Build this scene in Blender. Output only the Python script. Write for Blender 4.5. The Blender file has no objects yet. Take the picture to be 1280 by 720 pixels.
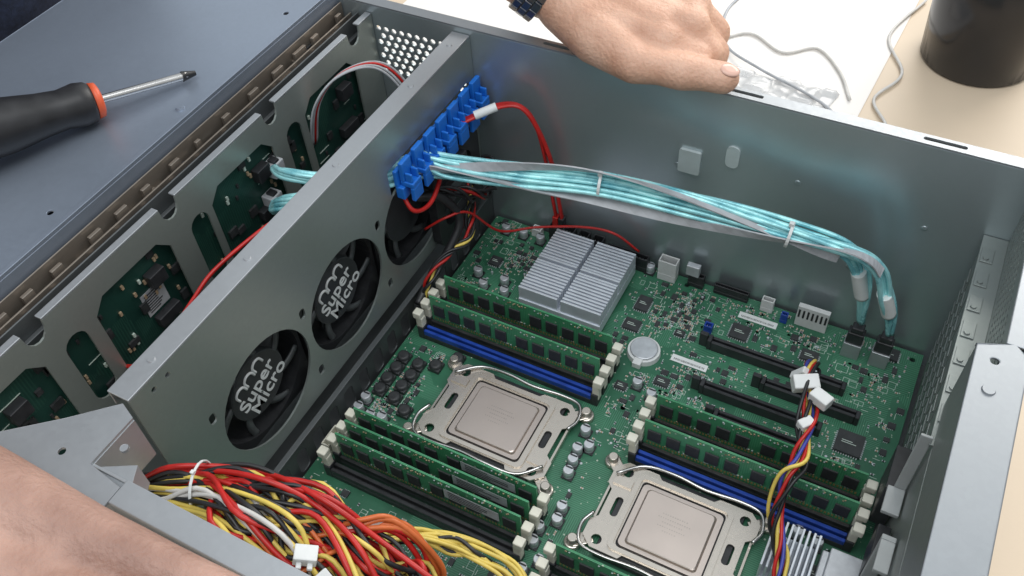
import bpy, math, random
from mathutils import Vector, Matrix, noise
from mathutils.geometry import tessellate_polygon
S=0.001
rnd=random.Random(7)
scene=bpy.context.scene
COL=scene.collection
WO={}

# ------------------------------------------------------------------ materials
def mat(name,col,rough=0.5,metal=0.0,var=0.12,nscale=60,bump=0.0,bscale=400,rvar=0.1,col2=None,sss=0,coat=0,trans=0,spec=None,detail=4,bdist=.001):
    m=bpy.data.materials.new(name); m.use_nodes=True
    nt=m.node_tree; N=nt.nodes; L=nt.links
    b=N['Principled BSDF']
    tc=N.new('ShaderNodeTexCoord')
    nz=N.new('ShaderNodeTexNoise'); nz.inputs['Scale'].default_value=nscale; nz.inputs['Detail'].default_value=detail
    L.new(tc.outputs['Object'],nz.inputs['Vector'])
    r=N.new('ShaderNodeValToRGB')
    c=Vector(col); c2=Vector(col2) if col2 else c
    a=[max(0,x*(1-var)) for x in c]; d=[min(1,x*(1+var)) for x in c2]
    r.color_ramp.elements[0].position=0.3; r.color_ramp.elements[1].position=0.7
    r.color_ramp.elements[0].color=(*a,1); r.color_ramp.elements[1].color=(*d,1)
    L.new(nz.outputs['Fac'],r.inputs['Fac']); L.new(r.outputs['Color'],b.inputs['Base Color'])
    mr=N.new('ShaderNodeMapRange'); mr.inputs['To Min'].default_value=max(0.02,rough-rvar); mr.inputs['To Max'].default_value=min(1,rough+rvar)
    L.new(nz.outputs['Fac'],mr.inputs['Value']); L.new(mr.outputs['Result'],b.inputs['Roughness'])
    b.inputs['Metallic'].default_value=metal
    if sss:
        b.inputs['Subsurface Weight'].default_value=sss
        b.inputs['Subsurface Radius'].default_value=(1,.4,.2); b.inputs['Subsurface Scale'].default_value=0.003
    if coat: b.inputs['Coat Weight'].default_value=coat
    if trans: b.inputs['Transmission Weight'].default_value=trans
    if spec is not None: b.inputs['Specular IOR Level'].default_value=spec
    if bump:
        n2=N.new('ShaderNodeTexNoise'); n2.inputs['Scale'].default_value=bscale; n2.inputs['Detail'].default_value=3
        L.new(tc.outputs['Object'],n2.inputs['Vector'])
        bp=N.new('ShaderNodeBump'); bp.inputs['Strength'].default_value=bump; bp.inputs['Distance'].default_value=bdist
        L.new(n2.outputs['Fac'],bp.inputs['Height']); L.new(bp.outputs['Normal'],b.inputs['Normal'])
    return m

def steel(name,col,rough,metal=.65,spangle=0.03,amp=.34,rv=.16,bmp=.12):
    m=bpy.data.materials.new(name); m.use_nodes=True
    nt=m.node_tree; N=nt.nodes; L=nt.links; b=N['Principled BSDF']
    tc=N.new('ShaderNodeTexCoord')
    v=N.new('ShaderNodeTexVoronoi'); v.inputs['Scale'].default_value=420; L.new(tc.outputs['Object'],v.inputs['Vector'])
    nz=N.new('ShaderNodeTexNoise'); nz.inputs['Scale'].default_value=6; nz.inputs['Detail'].default_value=3; L.new(tc.outputs['Object'],nz.inputs['Vector'])
    sep=N.new('ShaderNodeSeparateColor'); L.new(v.outputs['Color'],sep.inputs['Color'])
    ma=N.new('ShaderNodeMath'); ma.operation='MULTIPLY_ADD'; ma.inputs[1].default_value=spangle; ma.inputs[2].default_value=1-spangle
    L.new(sep.outputs[0],ma.inputs[0])
    m2=N.new('ShaderNodeMath'); m2.operation='MULTIPLY_ADD'; m2.inputs[1].default_value=amp; m2.inputs[2].default_value=1-amp/2
    L.new(nz.outputs['Fac'],m2.inputs[0])
    m3=N.new('ShaderNodeMath'); m3.operation='MULTIPLY'; L.new(ma.outputs[0],m3.inputs[0]); L.new(m2.outputs[0],m3.inputs[1])
    vm=N.new('ShaderNodeVectorMath'); vm.operation='SCALE'; vm.inputs[0].default_value=col; L.new(m3.outputs[0],vm.inputs['Scale'])
    L.new(vm.outputs[0],b.inputs['Base Color'])
    b.inputs['Metallic'].default_value=metal
    m4=N.new('ShaderNodeMath'); m4.operation='MULTIPLY_ADD'; m4.inputs[1].default_value=0.04; m4.inputs[2].default_value=rough-0.02
    L.new(sep.outputs[1],m4.inputs[0])
    m5=N.new('ShaderNodeMath'); m5.operation='MULTIPLY_ADD'; m5.inputs[1].default_value=rv; m5.inputs[2].default_value=-rv/2; L.new(nz.outputs['Fac'],m5.inputs[0])
    m6=N.new('ShaderNodeMath'); m6.operation='ADD'; L.new(m4.outputs[0],m6.inputs[0]); L.new(m5.outputs[0],m6.inputs[1])
    L.new(m6.outputs[0],b.inputs['Roughness'])
    n3=N.new('ShaderNodeTexNoise'); n3.inputs['Scale'].default_value=8; n3.inputs['Detail'].default_value=1; L.new(tc.outputs['Object'],n3.inputs['Vector'])
    bp=N.new('ShaderNodeBump'); bp.inputs['Strength'].default_value=bmp; bp.inputs['Distance'].default_value=0.004
    L.new(n3.outputs['Fac'],bp.inputs['Height']); L.new(bp.outputs['Normal'],b.inputs['Normal'])
    return m

def pcbmat(name,c1,c2,c3):
    m=bpy.data.materials.new(name); m.use_nodes=True
    nt=m.node_tree; N=nt.nodes; L=nt.links; b=N['Principled BSDF']
    tc=N.new('ShaderNodeTexCoord')
    def node(t,**k):
        n=N.new(t)
        for a,v in k.items(): n.inputs[a].default_value=v
        return n
    def math_(op,a,bv=None,b2=None):
        n=N.new('ShaderNodeMath'); n.operation=op
        if hasattr(a,'links'): L.new(a,n.inputs[0])
        else: n.inputs[0].default_value=a
        if bv is not None:
            if hasattr(bv,'links'): L.new(bv,n.inputs[1])
            else: n.inputs[1].default_value=bv
        return n.outputs[0]
    vor=node('ShaderNodeTexVoronoi',Scale=38.0); vor.distance='CHEBYCHEV'; L.new(tc.outputs['Object'],vor.inputs['Vector'])
    sc=N.new('ShaderNodeSeparateColor'); L.new(vor.outputs['Color'],sc.inputs['Color'])
    waves=[]
    for rot in (0,math.pi/2,math.pi/4):
        mp=N.new('ShaderNodeMapping'); mp.inputs['Rotation'].default_value=(0,0,rot); L.new(tc.outputs['Object'],mp.inputs['Vector'])
        w=node('ShaderNodeTexWave',Scale=230.0,Distortion=0.0); w.wave_type='BANDS'; w.bands_direction='X'
        L.new(mp.outputs[0],w.inputs['Vector']); waves.append(math_('GREATER_THAN',w.outputs['Fac'],0.62))
    selA=math_('GREATER_THAN',sc.outputs[0],0.4); selB=math_('GREATER_THAN',sc.outputs[0],0.75)
    def mix(f,a,c):
        n=N.new('ShaderNodeMix'); n.data_type='FLOAT'; L.new(f,n.inputs[0]); L.new(a,n.inputs[2]); L.new(c,n.inputs[3]); return n.outputs[0]
    w=mix(selB,mix(selA,waves[0],waves[1]),waves[2])
    mask=math_('GREATER_THAN',sc.outputs[1],0.35)
    w=math_('MULTIPLY',w,mask)
    nz=node('ShaderNodeTexNoise',Scale=25.0,Detail=5.0); L.new(tc.outputs['Object'],nz.inputs['Vector'])
    ramp=N.new('ShaderNodeValToRGB'); ramp.color_ramp.elements[0].position=.35; ramp.color_ramp.elements[1].position=.65
    ramp.color_ramp.elements[0].color=(*c1,1); ramp.color_ramp.elements[1].color=(*c2,1); L.new(nz.outputs['Fac'],ramp.inputs['Fac'])
    mx=N.new('ShaderNodeMix'); mx.data_type='RGBA'; mx.inputs[7].default_value=(*c3,1); L.new(math_('MULTIPLY',w,0.6),mx.inputs[0]); L.new(ramp.outputs[0],mx.inputs[6])
    v2=node('ShaderNodeTexVoronoi',Scale=330.0); L.new(tc.outputs['Object'],v2.inputs['Vector'])
    s2=N.new('ShaderNodeSeparateColor'); L.new(v2.outputs['Color'],s2.inputs['Color'])
    dot=math_('MULTIPLY',math_('LESS_THAN',v2.outputs['Distance'],0.22),math_('GREATER_THAN',s2.outputs[0],0.72))
    mx2=N.new('ShaderNodeMix'); mx2.data_type='RGBA'; mx2.inputs[7].default_value=(.42,.50,.40,1); L.new(dot,mx2.inputs[0]); L.new(mx.outputs[2],mx2.inputs[6])
    L.new(mx2.outputs[2],b.inputs['Base Color'])
    b.inputs['Roughness'].default_value=0.42; b.inputs['Specular IOR Level'].default_value=0.6
    bp=N.new('ShaderNodeBump'); bp.inputs['Strength'].default_value=.3; bp.inputs['Distance'].default_value=.0003; L.new(w,bp.inputs['Height']); L.new(bp.outputs[0],b.inputs['Normal'])
    return m

M={}
M['wall']=steel('galvanised_steel_wall',(.33,.37,.355),.38)
M['side']=steel('galvanised_steel_side',(.44,.50,.52),.33,metal=.7,spangle=.015,amp=.12,rv=.06,bmp=.10)
M['lid']=steel('lid_steel',(.32,.37,.45),.40)
M['bright']=steel('bright_steel',(.44,.46,.48),.40)
M['rim']=steel('rim_steel',(.31,.33,.35),.42,amp=.2)
M['frame']=steel('frame_steel',(.40,.44,.41),.42)
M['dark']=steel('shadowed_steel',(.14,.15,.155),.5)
M['rear']=steel('rear_steel',(.29,.32,.31),.45)
M['rail']=steel('latch_steel',(.30,.26,.22),.32)
M['ilm']=steel('stainless_plate',(.66,.60,.53),.28,metal=.85,spangle=.02)
M['ihs']=mat('nickel_lid',(.60,.52,.47),.36,.85,var=.05,nscale=30,rvar=.06)
M['engr']=mat('etched_mark',(.47,.41,.37),.45,.8,var=.1)
M['alu']=mat('aluminium_fins',(.74,.78,.84),.42,.45,var=.05,nscale=80)
M['tab']=mat('bright_tab',(.60,.66,.66),.35,.4,var=.08,nscale=80)  # pale metal, its brightness also paints the wall glare
M['silver']=mat('silver_can',(.64,.66,.69),.42,.55,var=.1,nscale=200)
M['pcb']=pcbmat('motherboard_solder_mask',(.016,.095,.050),(.034,.165,.088),(.09,.29,.17))
M['bpcb']=pcbmat('backplane_solder_mask',(.008,.038,.030),(.016,.065,.05),(.03,.10,.07))
M['dimm']=pcbmat('memory_solder_mask',(.032,.19,.085),(.06,.28,.13),(.09,.34,.18))
M['black']=mat('black_plastic',(.026,.027,.030),.42,var=.3,nscale=150)
M['chip']=mat('black_chip',(.036,.038,.040),.5,var=.3,nscale=200,bump=.1,bscale=2500)
M['blue']=mat('blue_plastic',(.014,.16,.62),.38,var=.12,nscale=120)
M['dblue']=mat('blue_slot',(.012,.055,.34),.38,var=.2,nscale=120)
M['cream']=mat('cream_latch',(.70,.68,.58),.5,var=.1,nscale=120)
M['white']=mat('white_plastic',(.70,.71,.70),.45,var=.05,nscale=120)
M['shroud']=mat('light_grey_plastic',(.40,.42,.42),.45,var=.05,nscale=120)
M['label']=mat('paper_label',(.76,.78,.77),.6,var=.04,nscale=120)
M['ink']=mat('printed_ink',(.05,.05,.055),.6,var=.2)
M['silk']=mat('white_silkscreen',(.58,.68,.61),.6,var=.1)
M['tan']=mat('ceramic_tan',(.42,.31,.20),.5,var=.2,nscale=500)
M['gold']=mat('gold_contacts',(.75,.55,.2),.3,.9)
M['cyan']=mat('cyan_cable',(.15,.56,.66),.28,.2,var=.28,nscale=55,col2=(.42,.80,.86),bump=.25,bscale=900)
M['grey']=mat('grey_ribbon',(.42,.43,.45),.5,var=.15,nscale=100)
M['red']=mat('red_wire',(.48,.016,.013),.4,var=.2,nscale=80)
M['yellow']=mat('yellow_wire',(.70,.53,.11),.42,var=.18,nscale=80)
M['orange']=mat('orange_wire',(.60,.14,.035),.4,var=.15,nscale=80)
M['bwire']=mat('black_wire',(.018,.018,.020),.4,var=.3,nscale=80)
M['pwire']=mat('blue_wire',(.05,.06,.34),.4,var=.2,nscale=80)
M['wwire']=mat('white_wire',(.60,.58,.55),.45,var=.1,nscale=80)
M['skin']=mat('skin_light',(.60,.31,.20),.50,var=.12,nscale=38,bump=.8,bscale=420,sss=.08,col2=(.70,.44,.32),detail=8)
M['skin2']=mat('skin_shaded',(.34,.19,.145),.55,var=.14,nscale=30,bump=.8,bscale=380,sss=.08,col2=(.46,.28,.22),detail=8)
M['nail']=mat('finger_nail',(.70,.43,.34),.30,var=.05,coat=.2)
M['cloth']=mat('dark_blue_fabric',(.018,.024,.048),.85,var=.35,nscale=300,bump=.6,bscale=1600)
M['table']=mat('pale_wood_table',(.68,.55,.41),.5,var=.05,nscale=7,bump=.05)
M['paper']=mat('white_paper',(.84,.80,.76),.6,var=.02,nscale=10)
M['plastic']=mat('clear_blister',(.82,.82,.82),.25,var=.03,trans=.35)
M['glass']=mat('dark_tumbler',(.010,.010,.012),.2,var=.2)
M['handle']=mat('black_rubber',(.016,.016,.018),.42,var=.3,nscale=90)
M['chrome']=mat('chrome_shaft',(.6,.58,.56),.25,1,var=.05)
M['watch']=mat('dark_watch_steel',(.22,.22,.23),.28,1,var=.1)
M['redplas']=mat('orange_red_plastic',(.70,.11,.04),.4,var=.1)
M['fan']=mat('fan_black',(.020,.021,.023),.45,var=.25,nscale=120)
M['fang']=mat('fan_vane_grey',(.06,.066,.068),.45,var=.2,nscale=120)
M['print']=mat('grey_white_print',(.62,.64,.64),.5,var=.12,nscale=200)

# ------------------------------------------------------------------ mesh builder (all in mm)
class MB:
    def __init__(s): s.v=[];s.f=[];s.m=[];s.s=[]
    def add(s,vs,fs,mi=0,sm=False):
        o=len(s.v); s.v+= [Vector(v) for v in vs]
        for f in fs: s.f.append([i+o for i in f]); s.m.append(mi); s.s.append(sm)
    def box(s,x0,y0,z0,x1,y1,z1,mi=0):
        s.add([(x0,y0,z0),(x1,y0,z0),(x1,y1,z0),(x0,y1,z0),(x0,y0,z1),(x1,y0,z1),(x1,y1,z1),(x0,y1,z1)],
              [(0,3,2,1),(4,5,6,7),(0,1,5,4),(1,2,6,5),(2,3,7,6),(3,0,4,7)],mi)
    def cbox(s,c,d,mi=0,rz=0):
        x,y,z=c; a,b,h=d[0]/2,d[1]/2,d[2]
        ca,sa=math.cos(rz),math.sin(rz)
        vs=[]
        for zz in (z,z+h):
            for px,py in ((-a,-b),(a,-b),(a,b),(-a,b)):
                vs.append((x+px*ca-py*sa,y+px*sa+py*ca,zz))
        s.add(vs,[(0,3,2,1),(4,5,6,7),(0,1,5,4),(1,2,6,5),(2,3,7,6),(3,0,4,7)],mi)
    def obox(s,c,d,R,mi=0):
        c=Vector(c); vs=[]
        for sz in (-1,1):
            for sx,sy in ((-1,-1),(1,-1),(1,1),(-1,1)):
                vs.append(c+R@Vector((sx*d[0]/2,sy*d[1]/2,sz*d[2]/2)))
        s.add(vs,[(0,3,2,1),(4,5,6,7),(0,1,5,4),(1,2,6,5),(2,3,7,6),(3,0,4,7)],mi)
    def cyl(s,p0,p1,r0,r1=None,n=20,mi=0):
        p0=Vector(p0);p1=Vector(p1); r1=r0 if r1 is None else r1
        t=(p1-p0).normalized(); a=t.orthogonal().normalized(); b=t.cross(a)
        vs=[]
        for p,r in ((p0,r0),(p1,r1)):
            for i in range(n):
                an=2*math.pi*i/n; vs.append(p+a*math.cos(an)*r+b*math.sin(an)*r)
        s.add(vs,[(i,(i+1)%n,n+(i+1)%n,n+i) for i in range(n)],mi,True)
        s.add(vs[:n],[list(range(n))[::-1]],mi); s.add(vs[n:],[list(range(n))],mi)
    def rings(s,cs,closed_caps=True,mi=0,sm=True):
        n=len(cs[0]); vs=[p for c in cs for p in c]; fs=[]
        for k in range(len(cs)-1):
            for i in range(n):
                fs.append((k*n+i,k*n+(i+1)%n,(k+1)*n+(i+1)%n,(k+1)*n+i))
        s.add(vs,fs,mi,sm)
        if closed_caps:
            o=len(s.v)-len(vs)
            s.f.append([o+i for i in range(n)][::-1]); s.f.append([o+(len(cs)-1)*n+i for i in range(n)])
            s.m+=[mi,mi]; s.s+=[False,False]
    def lathe(s,p,axis,prof,n=24,mi=0):
        p=Vector(p); t=Vector(axis).normalized(); a=t.orthogonal().normalized(); b=t.cross(a)
        s.rings([[p+t*h+a*math.cos(2*math.pi*i/n)*r+b*math.sin(2*math.pi*i/n)*r for i in range(n)] for h,r in prof],True,mi)
    def sphere(s,c,r,n=14,mi=0,sc=(1,1,1)):
        c=Vector(c); cs=[]
        for k in range(1,n):
            th=math.pi*k/n
            cs.append([c+Vector((math.sin(th)*math.cos(2*math.pi*i/(2*n))*sc[0],math.sin(th)*math.sin(2*math.pi*i/(2*n))*sc[1],-math.cos(th)*sc[2]))*r for i in range(2*n)])
        s.rings(cs,True,mi)
    def tube(s,pts,r,n=8,mi=0,smp=8,flat=None):
        P=crom(pts,smp); fr=frames(P); cs=[]
        for i,(p,(t,a,b)) in enumerate(zip(P,fr)):
            rr=r(i/(len(P)-1)) if callable(r) else r
            w,h=(rr,rr) if flat is None else flat
            cs.append([p+a*math.cos(2*math.pi*k/n)*w+b*math.sin(2*math.pi*k/n)*h for k in range(n)])
        s.rings(cs,True,mi)
    def plate(s,outer,holes,fn,t,mi=0):
        loops=[outer]+holes
        L=[[Vector((a,b,0)) for a,b in lp] for lp in loops]
        tris=tessellate_polygon(L)
        flat=[q for lp in loops for q in lp]; n=len(flat)
        vs=[fn(a,b,0) for a,b in flat]+[fn(a,b,t) for a,b in flat]
        fs=[tuple(x) for x in tris]+[tuple(i+n for i in x)[::-1] for x in tris]
        o=0
        for lp in loops:
            k=len(lp)
            for i in range(k): fs.append((o+i,o+(i+1)%k,n+o+(i+1)%k,n+o+i))
            o+=k
        s.add(vs,fs,mi)

def crom(pts,smp):
    P=[Vector(p) for p in pts]
    if len(P)<3 or smp<=1: return P
    Q=[P[0]*2-P[1]]+P+[P[-1]*2-P[-2]]; out=[]
    for i in range(1,len(Q)-2):
        p0,p1,p2,p3=Q[i-1:i+3]
        for k in range(smp):
            t=k/smp
            out.append(0.5*((2*p1)+(p2-p0)*t+(2*p0-5*p1+4*p2-p3)*t*t+(3*p1-p0-3*p2+p3)*t**3))
    out.append(P[-1]); return out
def frames(P):
    out=[]; up=Vector((0,0,1)); a=None
    for i in range(len(P)):
        t=(P[min(i+1,len(P)-1)]-P[max(i-1,0)])
        t=t.normalized() if t.length>1e-6 else Vector((1,0,0))
        if a is None:
            a=t.cross(up); 
            if a.length<.1: a=t.orthogonal()
        a=(a-t*a.dot(t)).normalized()
        out.append((t,a,t.cross(a)))
    return out

def setp(o,parent,worldmm):
    w=Vector(worldmm); WO[o.name]=w
    if parent is not None:
        o.parent=parent; o.location=(w-WO[parent.name])*S
    else: o.location=w*S
def thing(name,loc,label,cat,group=None,kind=None):
    e=bpy.data.objects.new(name,None); e.empty_display_size=.01; COL.objects.link(e)
    setp(e,None,loc); tag(e,label,cat,group,kind); return e
def tag(o,label=None,cat=None,group=None,kind=None):
    if label:o['label']=label
    if cat:o['category']=cat
    if group:o['group']=group
    if kind:o['kind']=kind
def mk(name,mb,mats,parent=None,bevel=0,origin=None,seg=2,**t):
    if origin is None:
        xs=[v.x for v in mb.v];ys=[v.y for v in mb.v];zs=[v.z for v in mb.v]
        origin=((min(xs)+max(xs))/2,(min(ys)+max(ys))/2,min(zs))
    o0=Vector(origin)
    me=bpy.data.meshes.new(name)
    me.from_pydata([((v-o0)*S)[:] for v in mb.v],[],mb.f)
    if not isinstance(mats,(list,tuple)): mats=[mats]
    for m in mats: me.materials.append(M[m])
    me.polygons.foreach_set('material_index',mb.m); me.polygons.foreach_set('use_smooth',mb.s)
    me.update()
    o=bpy.data.objects.new(name,me); COL.objects.link(o); setp(o,parent,o0)
    if bevel:
        b=o.modifiers.new('bevel','BEVEL'); b.width=bevel*S; b.segments=seg; b.limit_method='ANGLE'; b.angle_limit=.6
    tag(o,**t); return o
def mkbox(name,args,m,parent,bevel=.6):
    b=MB(); b.box(*args); return mk(name,b,m,parent,bevel=bevel)
def cp(o,parent,worldmm):
    c=o.copy(); COL.objects.link(c); c.parent=None; setp(c,parent,worldmm); return c
def cpthing(root,loc):
    n=cp(root,None,loc); d=Vector(loc)-WO[root.name]
    for ch in list(root.children):
        c=cp(ch,n,WO[ch.name]+d)
        for g in list(ch.children): cp(g,c,WO[g.name]+d)
    return n
def circ(cx,cy,r,n=20,ph=0): return [(cx+r*math.cos(2*math.pi*i/n+ph),cy+r*math.sin(2*math.pi*i/n+ph)) for i in range(n)]
def rrect(x0,y0,x1,y1,r,n=4):
    out=[]
    for cx,cy,a0 in ((x1-r,y1-r,0),(x0+r,y1-r,90),(x0+r,y0+r,180),(x1-r,y0+r,270)):
        for i in range(n+1):
            a=math.radians(a0+90*i/n); out.append((cx+r*math.cos(a),cy+r*math.sin(a)))
    return out
def text(body,size,m,R,locmm,parent,name,ext=.15):
    cu=bpy.data.curves.new(name,'FONT'); cu.body=body; cu.size=size*S; cu.extrude=ext*S; cu.align_x='CENTER'; cu.align_y='CENTER'; cu.offset=.0002
    o=bpy.data.objects.new(name+'_tmp',cu); COL.objects.link(o)
    bpy.context.view_layer.update()
    me=bpy.data.meshes.new_from_object(o.evaluated_get(bpy.context.evaluated_depsgraph_get()))
    bpy.data.objects.remove(o)
    me.transform(R.to_4x4()); me.materials.clear(); me.materials.append(M[m])
    q=bpy.data.objects.new(name,me); COL.objects.link(q); setp(q,parent,locmm); return q

ZT=170; YW=461; XF=-296
# ------------------------------------------------------------------ table
mb=MB(); mb.box(-1600,-900,-60,1400,2600,-30)
mk('table',mb,'table',kind='structure',label='pale wooden table top under the open server case',origin=(0,0,-30))

# ------------------------------------------------------------------ chassis
CH=thing('server_chassis',(-160,270,-30),'open galvanised steel rack server case with its lid removed','server case')
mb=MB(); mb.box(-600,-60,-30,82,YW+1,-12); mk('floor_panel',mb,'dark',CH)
holes=[]
for r in range(7):
    for c in range(11):
        holes.append(circ(-374+c*6.6+(r%2)*3.3,118+r*5.8,2.2,8))
mb=MB(); mb.plate([(-600,-12),(80,-12),(80,ZT),(-600,ZT)],holes,lambda a,b,w:(a,YW+w,b),1.4)
mk('side_wall',mb,'side',CH)
for x,z in ((-140,105),(-60,118),(20,110),(-15,60)):
    mb=MB(); mb.lathe((x,YW-.01,z),(0,-1,0),[(0,2.0),(.4,1.8),(.5,1.2)],14); mk('rivet',mb,'side',CH)
mb=MB()
fh=[rrect(-242,YW+3.5,-222,YW+6.5,1.2,2),rrect(-118,YW+3.5,-92,YW+6.5,1.2,2),rrect(2,YW+3.5,26,YW+6.5,1.2,2)]
mb.plate([(-600,YW+.2),(80,YW+.2),(80,YW+9),(-600,YW+9)],fh,lambda a,b,w:(a,b,ZT+w),1.4)
mb.box(-600,YW+7.6,ZT-14,80,YW+9,ZT-.02)
mk('top_flange',mb,'rim',CH,bevel=.5)
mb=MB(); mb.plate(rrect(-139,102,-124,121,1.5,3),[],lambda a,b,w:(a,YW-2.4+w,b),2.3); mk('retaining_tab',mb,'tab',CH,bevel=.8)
mb=MB(); mb.plate(rrect(-108,116,-99,133,4,4),[],lambda a,b,w:(a,YW-1.2+w,b),1.1); mk('retaining_tab',mb,'tab',CH,bevel=.5)  # added bright pad imitating a soft glare patch on the wall
holes=[]
FY=(118+0,201,284,367); FZ=79
for y in FY[1:]: holes.append(circ(y,FZ,38.5,40))
holes.append(rrect(346,112,452,134,2,2))
for y in (160,243,326): 
    holes.append(rrect(y-2.5,44,y+2.5,52,2,3)); holes.append(rrect(y-2.5,100,y+2.5,108,2,3))
holes.append(rrect(412,40,448,84,5,3))
for y in (140,150): holes.append(circ(y,158,1.8,10))
mb=MB(); mb.plate([(126,30),(YW-.5,30),(YW-.5,165),(126,165)],holes,lambda a,b,w:(XF-w,a,b),1.4)
mk('fan_wall',mb,'wall',CH)
mb=MB(); mb.box(XF-14,126,165.03,XF,YW-.5,166.6); mb.box(XF-14,126,156,XF-12.6,YW-.5,165)
for y in (150,226,310,395,445): mb.cyl((XF-7,y,166.6),(XF-7,y,167.2),2.2,1.8,12)
mk('fan_wall_flange',mb,'bright',CH,bevel=.4)
hl=[rrect(y,-4,y+10,16,3,2) for y in range(140,440,18)]
mb=MB(); mb.plate([(126,-11.9),(YW-.5,-11.9),(YW-.5,24),(126,24)],hl,lambda a,b,w:(XF+6-w,a,b),1.4); mb.box(XF+4,126,24.1,XF+8,YW-.5,25.6)
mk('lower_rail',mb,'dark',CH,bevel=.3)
mb=MB(); mb.box(-283,91,-12,60,92.4,ZT-.1); mb.box(-262,80,ZT,60,92.4,ZT+1.6); mb.box(-262,80,ZT-12,60,81.3,ZT-.1)
mk('power_supply_partition',mb,'bright',CH,bevel=.5)
mb=MB(); mb.plate([(-600,-60),(-262,-60),(-262,78),(-262,88),(-283,91),(-283,118),(-293,122),(-312,104),(-350,72),(-400,62),(-600,62)],[circ(-275,104,2,10),circ(-300,90,2,10)],lambda a,b,w:(a,b,ZT+w*1),1.6)
mb.box(-284,91,140,-282.6,118,ZT-.1); 
mb.cbox((-271,90,ZT-18),(20,14,16),rz=.5)
mk('corner_plate',mb,'bright',CH,bevel=.4)
def opening(y0,y1,z0,z1,c=9): return [(y0+c,z0),(y1-c,z0),(y1,z0+c),(y1,z1-c),(y1-c,z1),(y0+c,z1),(y0,z1-c),(y0,z0+c)]
XP=-378
holes=[]
for k,y in enumerate((139,243,340)):
    holes.append(rrect(y+8,84,y+24,140,8,4))
for y0 in (72,172,272,370): 
    holes.append(opening(y0,y0+62,30,146))
outer=[(62,-11),(YW-.6,-11),(YW-.6,163)]
for y in (437,340,243,139):
    outer+=[(y+7,163),(y+6.5,158)]+[(y+6*math.cos(a),158-6*math.sin(a)) for a in [math.pi*i/6 for i in range(1,6)]]+[(y-6.5,158),(y-7,163)]
outer+=[(62,163)]
mb=MB(); mb.plate(outer,holes,lambda a,b,w:(XP-w,a,b),1.4)
mk('backplane_frame',mb,'frame',CH)
mb=MB()
prev=62
for y in (139,243,340,437):
    mb.box(XP-5,prev,163.03,XP,y-7,164.4); prev=y+7
mb.box(XP-5,prev,163.03,XP,YW-.6,164.4)
mk('frame_flange',mb,'bright',CH,bevel=.4)
mb=MB(); mb.box(-410,62,120,XP-8,YW-.6,150,1)
for i in range(70):
    y=66+i*5.6+rnd.uniform(-2,2); w=rnd.uniform(2,14); h=rnd.uniform(1,9)
    mb.cbox((-396+rnd.uniform(-6,5),y,150),(rnd.uniform(1.5,4),w,h),rnd.choice((1,2,3,3)))
mb.box(-397,66,150,-395.6,YW-1,161,3); mb.box(-390,62,150,-388.8,YW-1,163,1); mb.box(-403.8,62,150,-402.8,YW-1,168,3)
for i in range(16):
    y=78+i*24+rnd.uniform(-5,5); mb.cyl((-393,y,150),(-393,y,158),2.4,2.2,12,3); mb.box(-401,y+4,150,-398.4,y+rnd.uniform(8,18),164,3)
mk('drive_latch_rail',mb,['frame','dark','black','rail'],CH,bevel=.4)
mb=MB(); mb.plate([(-586,-60),(-406,-60),(-406,YW+9),(-586,YW+9)],[circ(-420,y,2,10) for y in (95,200,420)],lambda a,b,w:(a,b,176+w),1.4)
mb.box(-407.2,-60,164,-405.8,YW+9,175.9); mb.box(-409,-60,177.45,-406,YW+9,178.4)
for y in (150,305): mb.cyl((-416,y,177.4),(-416,y,178.8),3,2.4,14)
mk('front_lid',mb,'lid',CH,bevel=.3)
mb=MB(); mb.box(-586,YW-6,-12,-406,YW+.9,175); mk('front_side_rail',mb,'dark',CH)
hh=[]
for r in range(7):
    for c in range(22): hh.append(circ(330+c*5.9+(r%2)*2.95,126+r*5.6,1.8,6))
mb=MB(); mb.plate([(326,118),(YW-.4,118),(YW-.4,ZT),(326,ZT)],hh,lambda a,b,w:(66+w,a,b),1.4)
mk('rear_vent',mb,'wall',CH)
mb=MB(); slots=[rrect(443-k*20.3-7,8,443-k*20.3+7,106,2,2) for k in range(7)]
mb.plate([(92.6,-11.9),(YW-.4,-11.9),(YW-.4,117),(92.6,117)],slots,lambda a,b,w:(54+w,a,b),1.4)
mb.box(52,300,117.05,66,YW-.4,118.4); mb.box(54,92.6,117.1,55.4,325.5,ZT)
mk('rear_wall',mb,'rear',CH,bevel=.2)
mb=MB(); mb.plate([(54,20),(77,20),(77,325),(70,331),(54,325)],[circ(63,318,2,10),circ(63,190,2,10)],lambda a,b,w:(a,b,ZT+.05+w),1.5)
mb.box(75.6,20,-12,77,325,ZT); mb.box(66,331,ZT+.05,80,YW-.4,ZT+1.5); mb.box(78.6,331,-12,80,YW,ZT)
mb.cyl((63,300,ZT+1.5),(63,300,ZT+2.4),3.2,2.8,14)
mk('rear_flange',mb,'rim',CH,bevel=.5)
br=None
for k in range(7):
    y=443-k*20.3
    if br is None:
        mb=MB(); mb.box(52.6,y-8.6,4,53.4,y+8.6,116.9); mb.box(53,y-6,118.5,60,y+6,119.2)
        for j in range(9): mb.box(51.9,y-6,18+j*10,52.55,y+6,20+j*10)
        mb.cyl((56,y-3,119.2),(56,y-3,120),1.8,1.5,10)
        br=mk('expansion_slot_cover',mb,'rear',CH,bevel=.25)
    else: cp(br,CH,WO[br.name]+Vector((0,-k*20.3,0)))
for a in ((47,301,62,53,302.6,122),(44,284,68,53,300.9,71),(46,258,36,53,261,88),(46,240,85,53,257.9,88)): mkbox('shroud_mount',a,'shroud',CH,.5)
mb=MB(); mb.cyl((45,238,40),(45,238,66),5,5,18); mk('shroud_post',mb,'shroud',CH)
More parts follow.
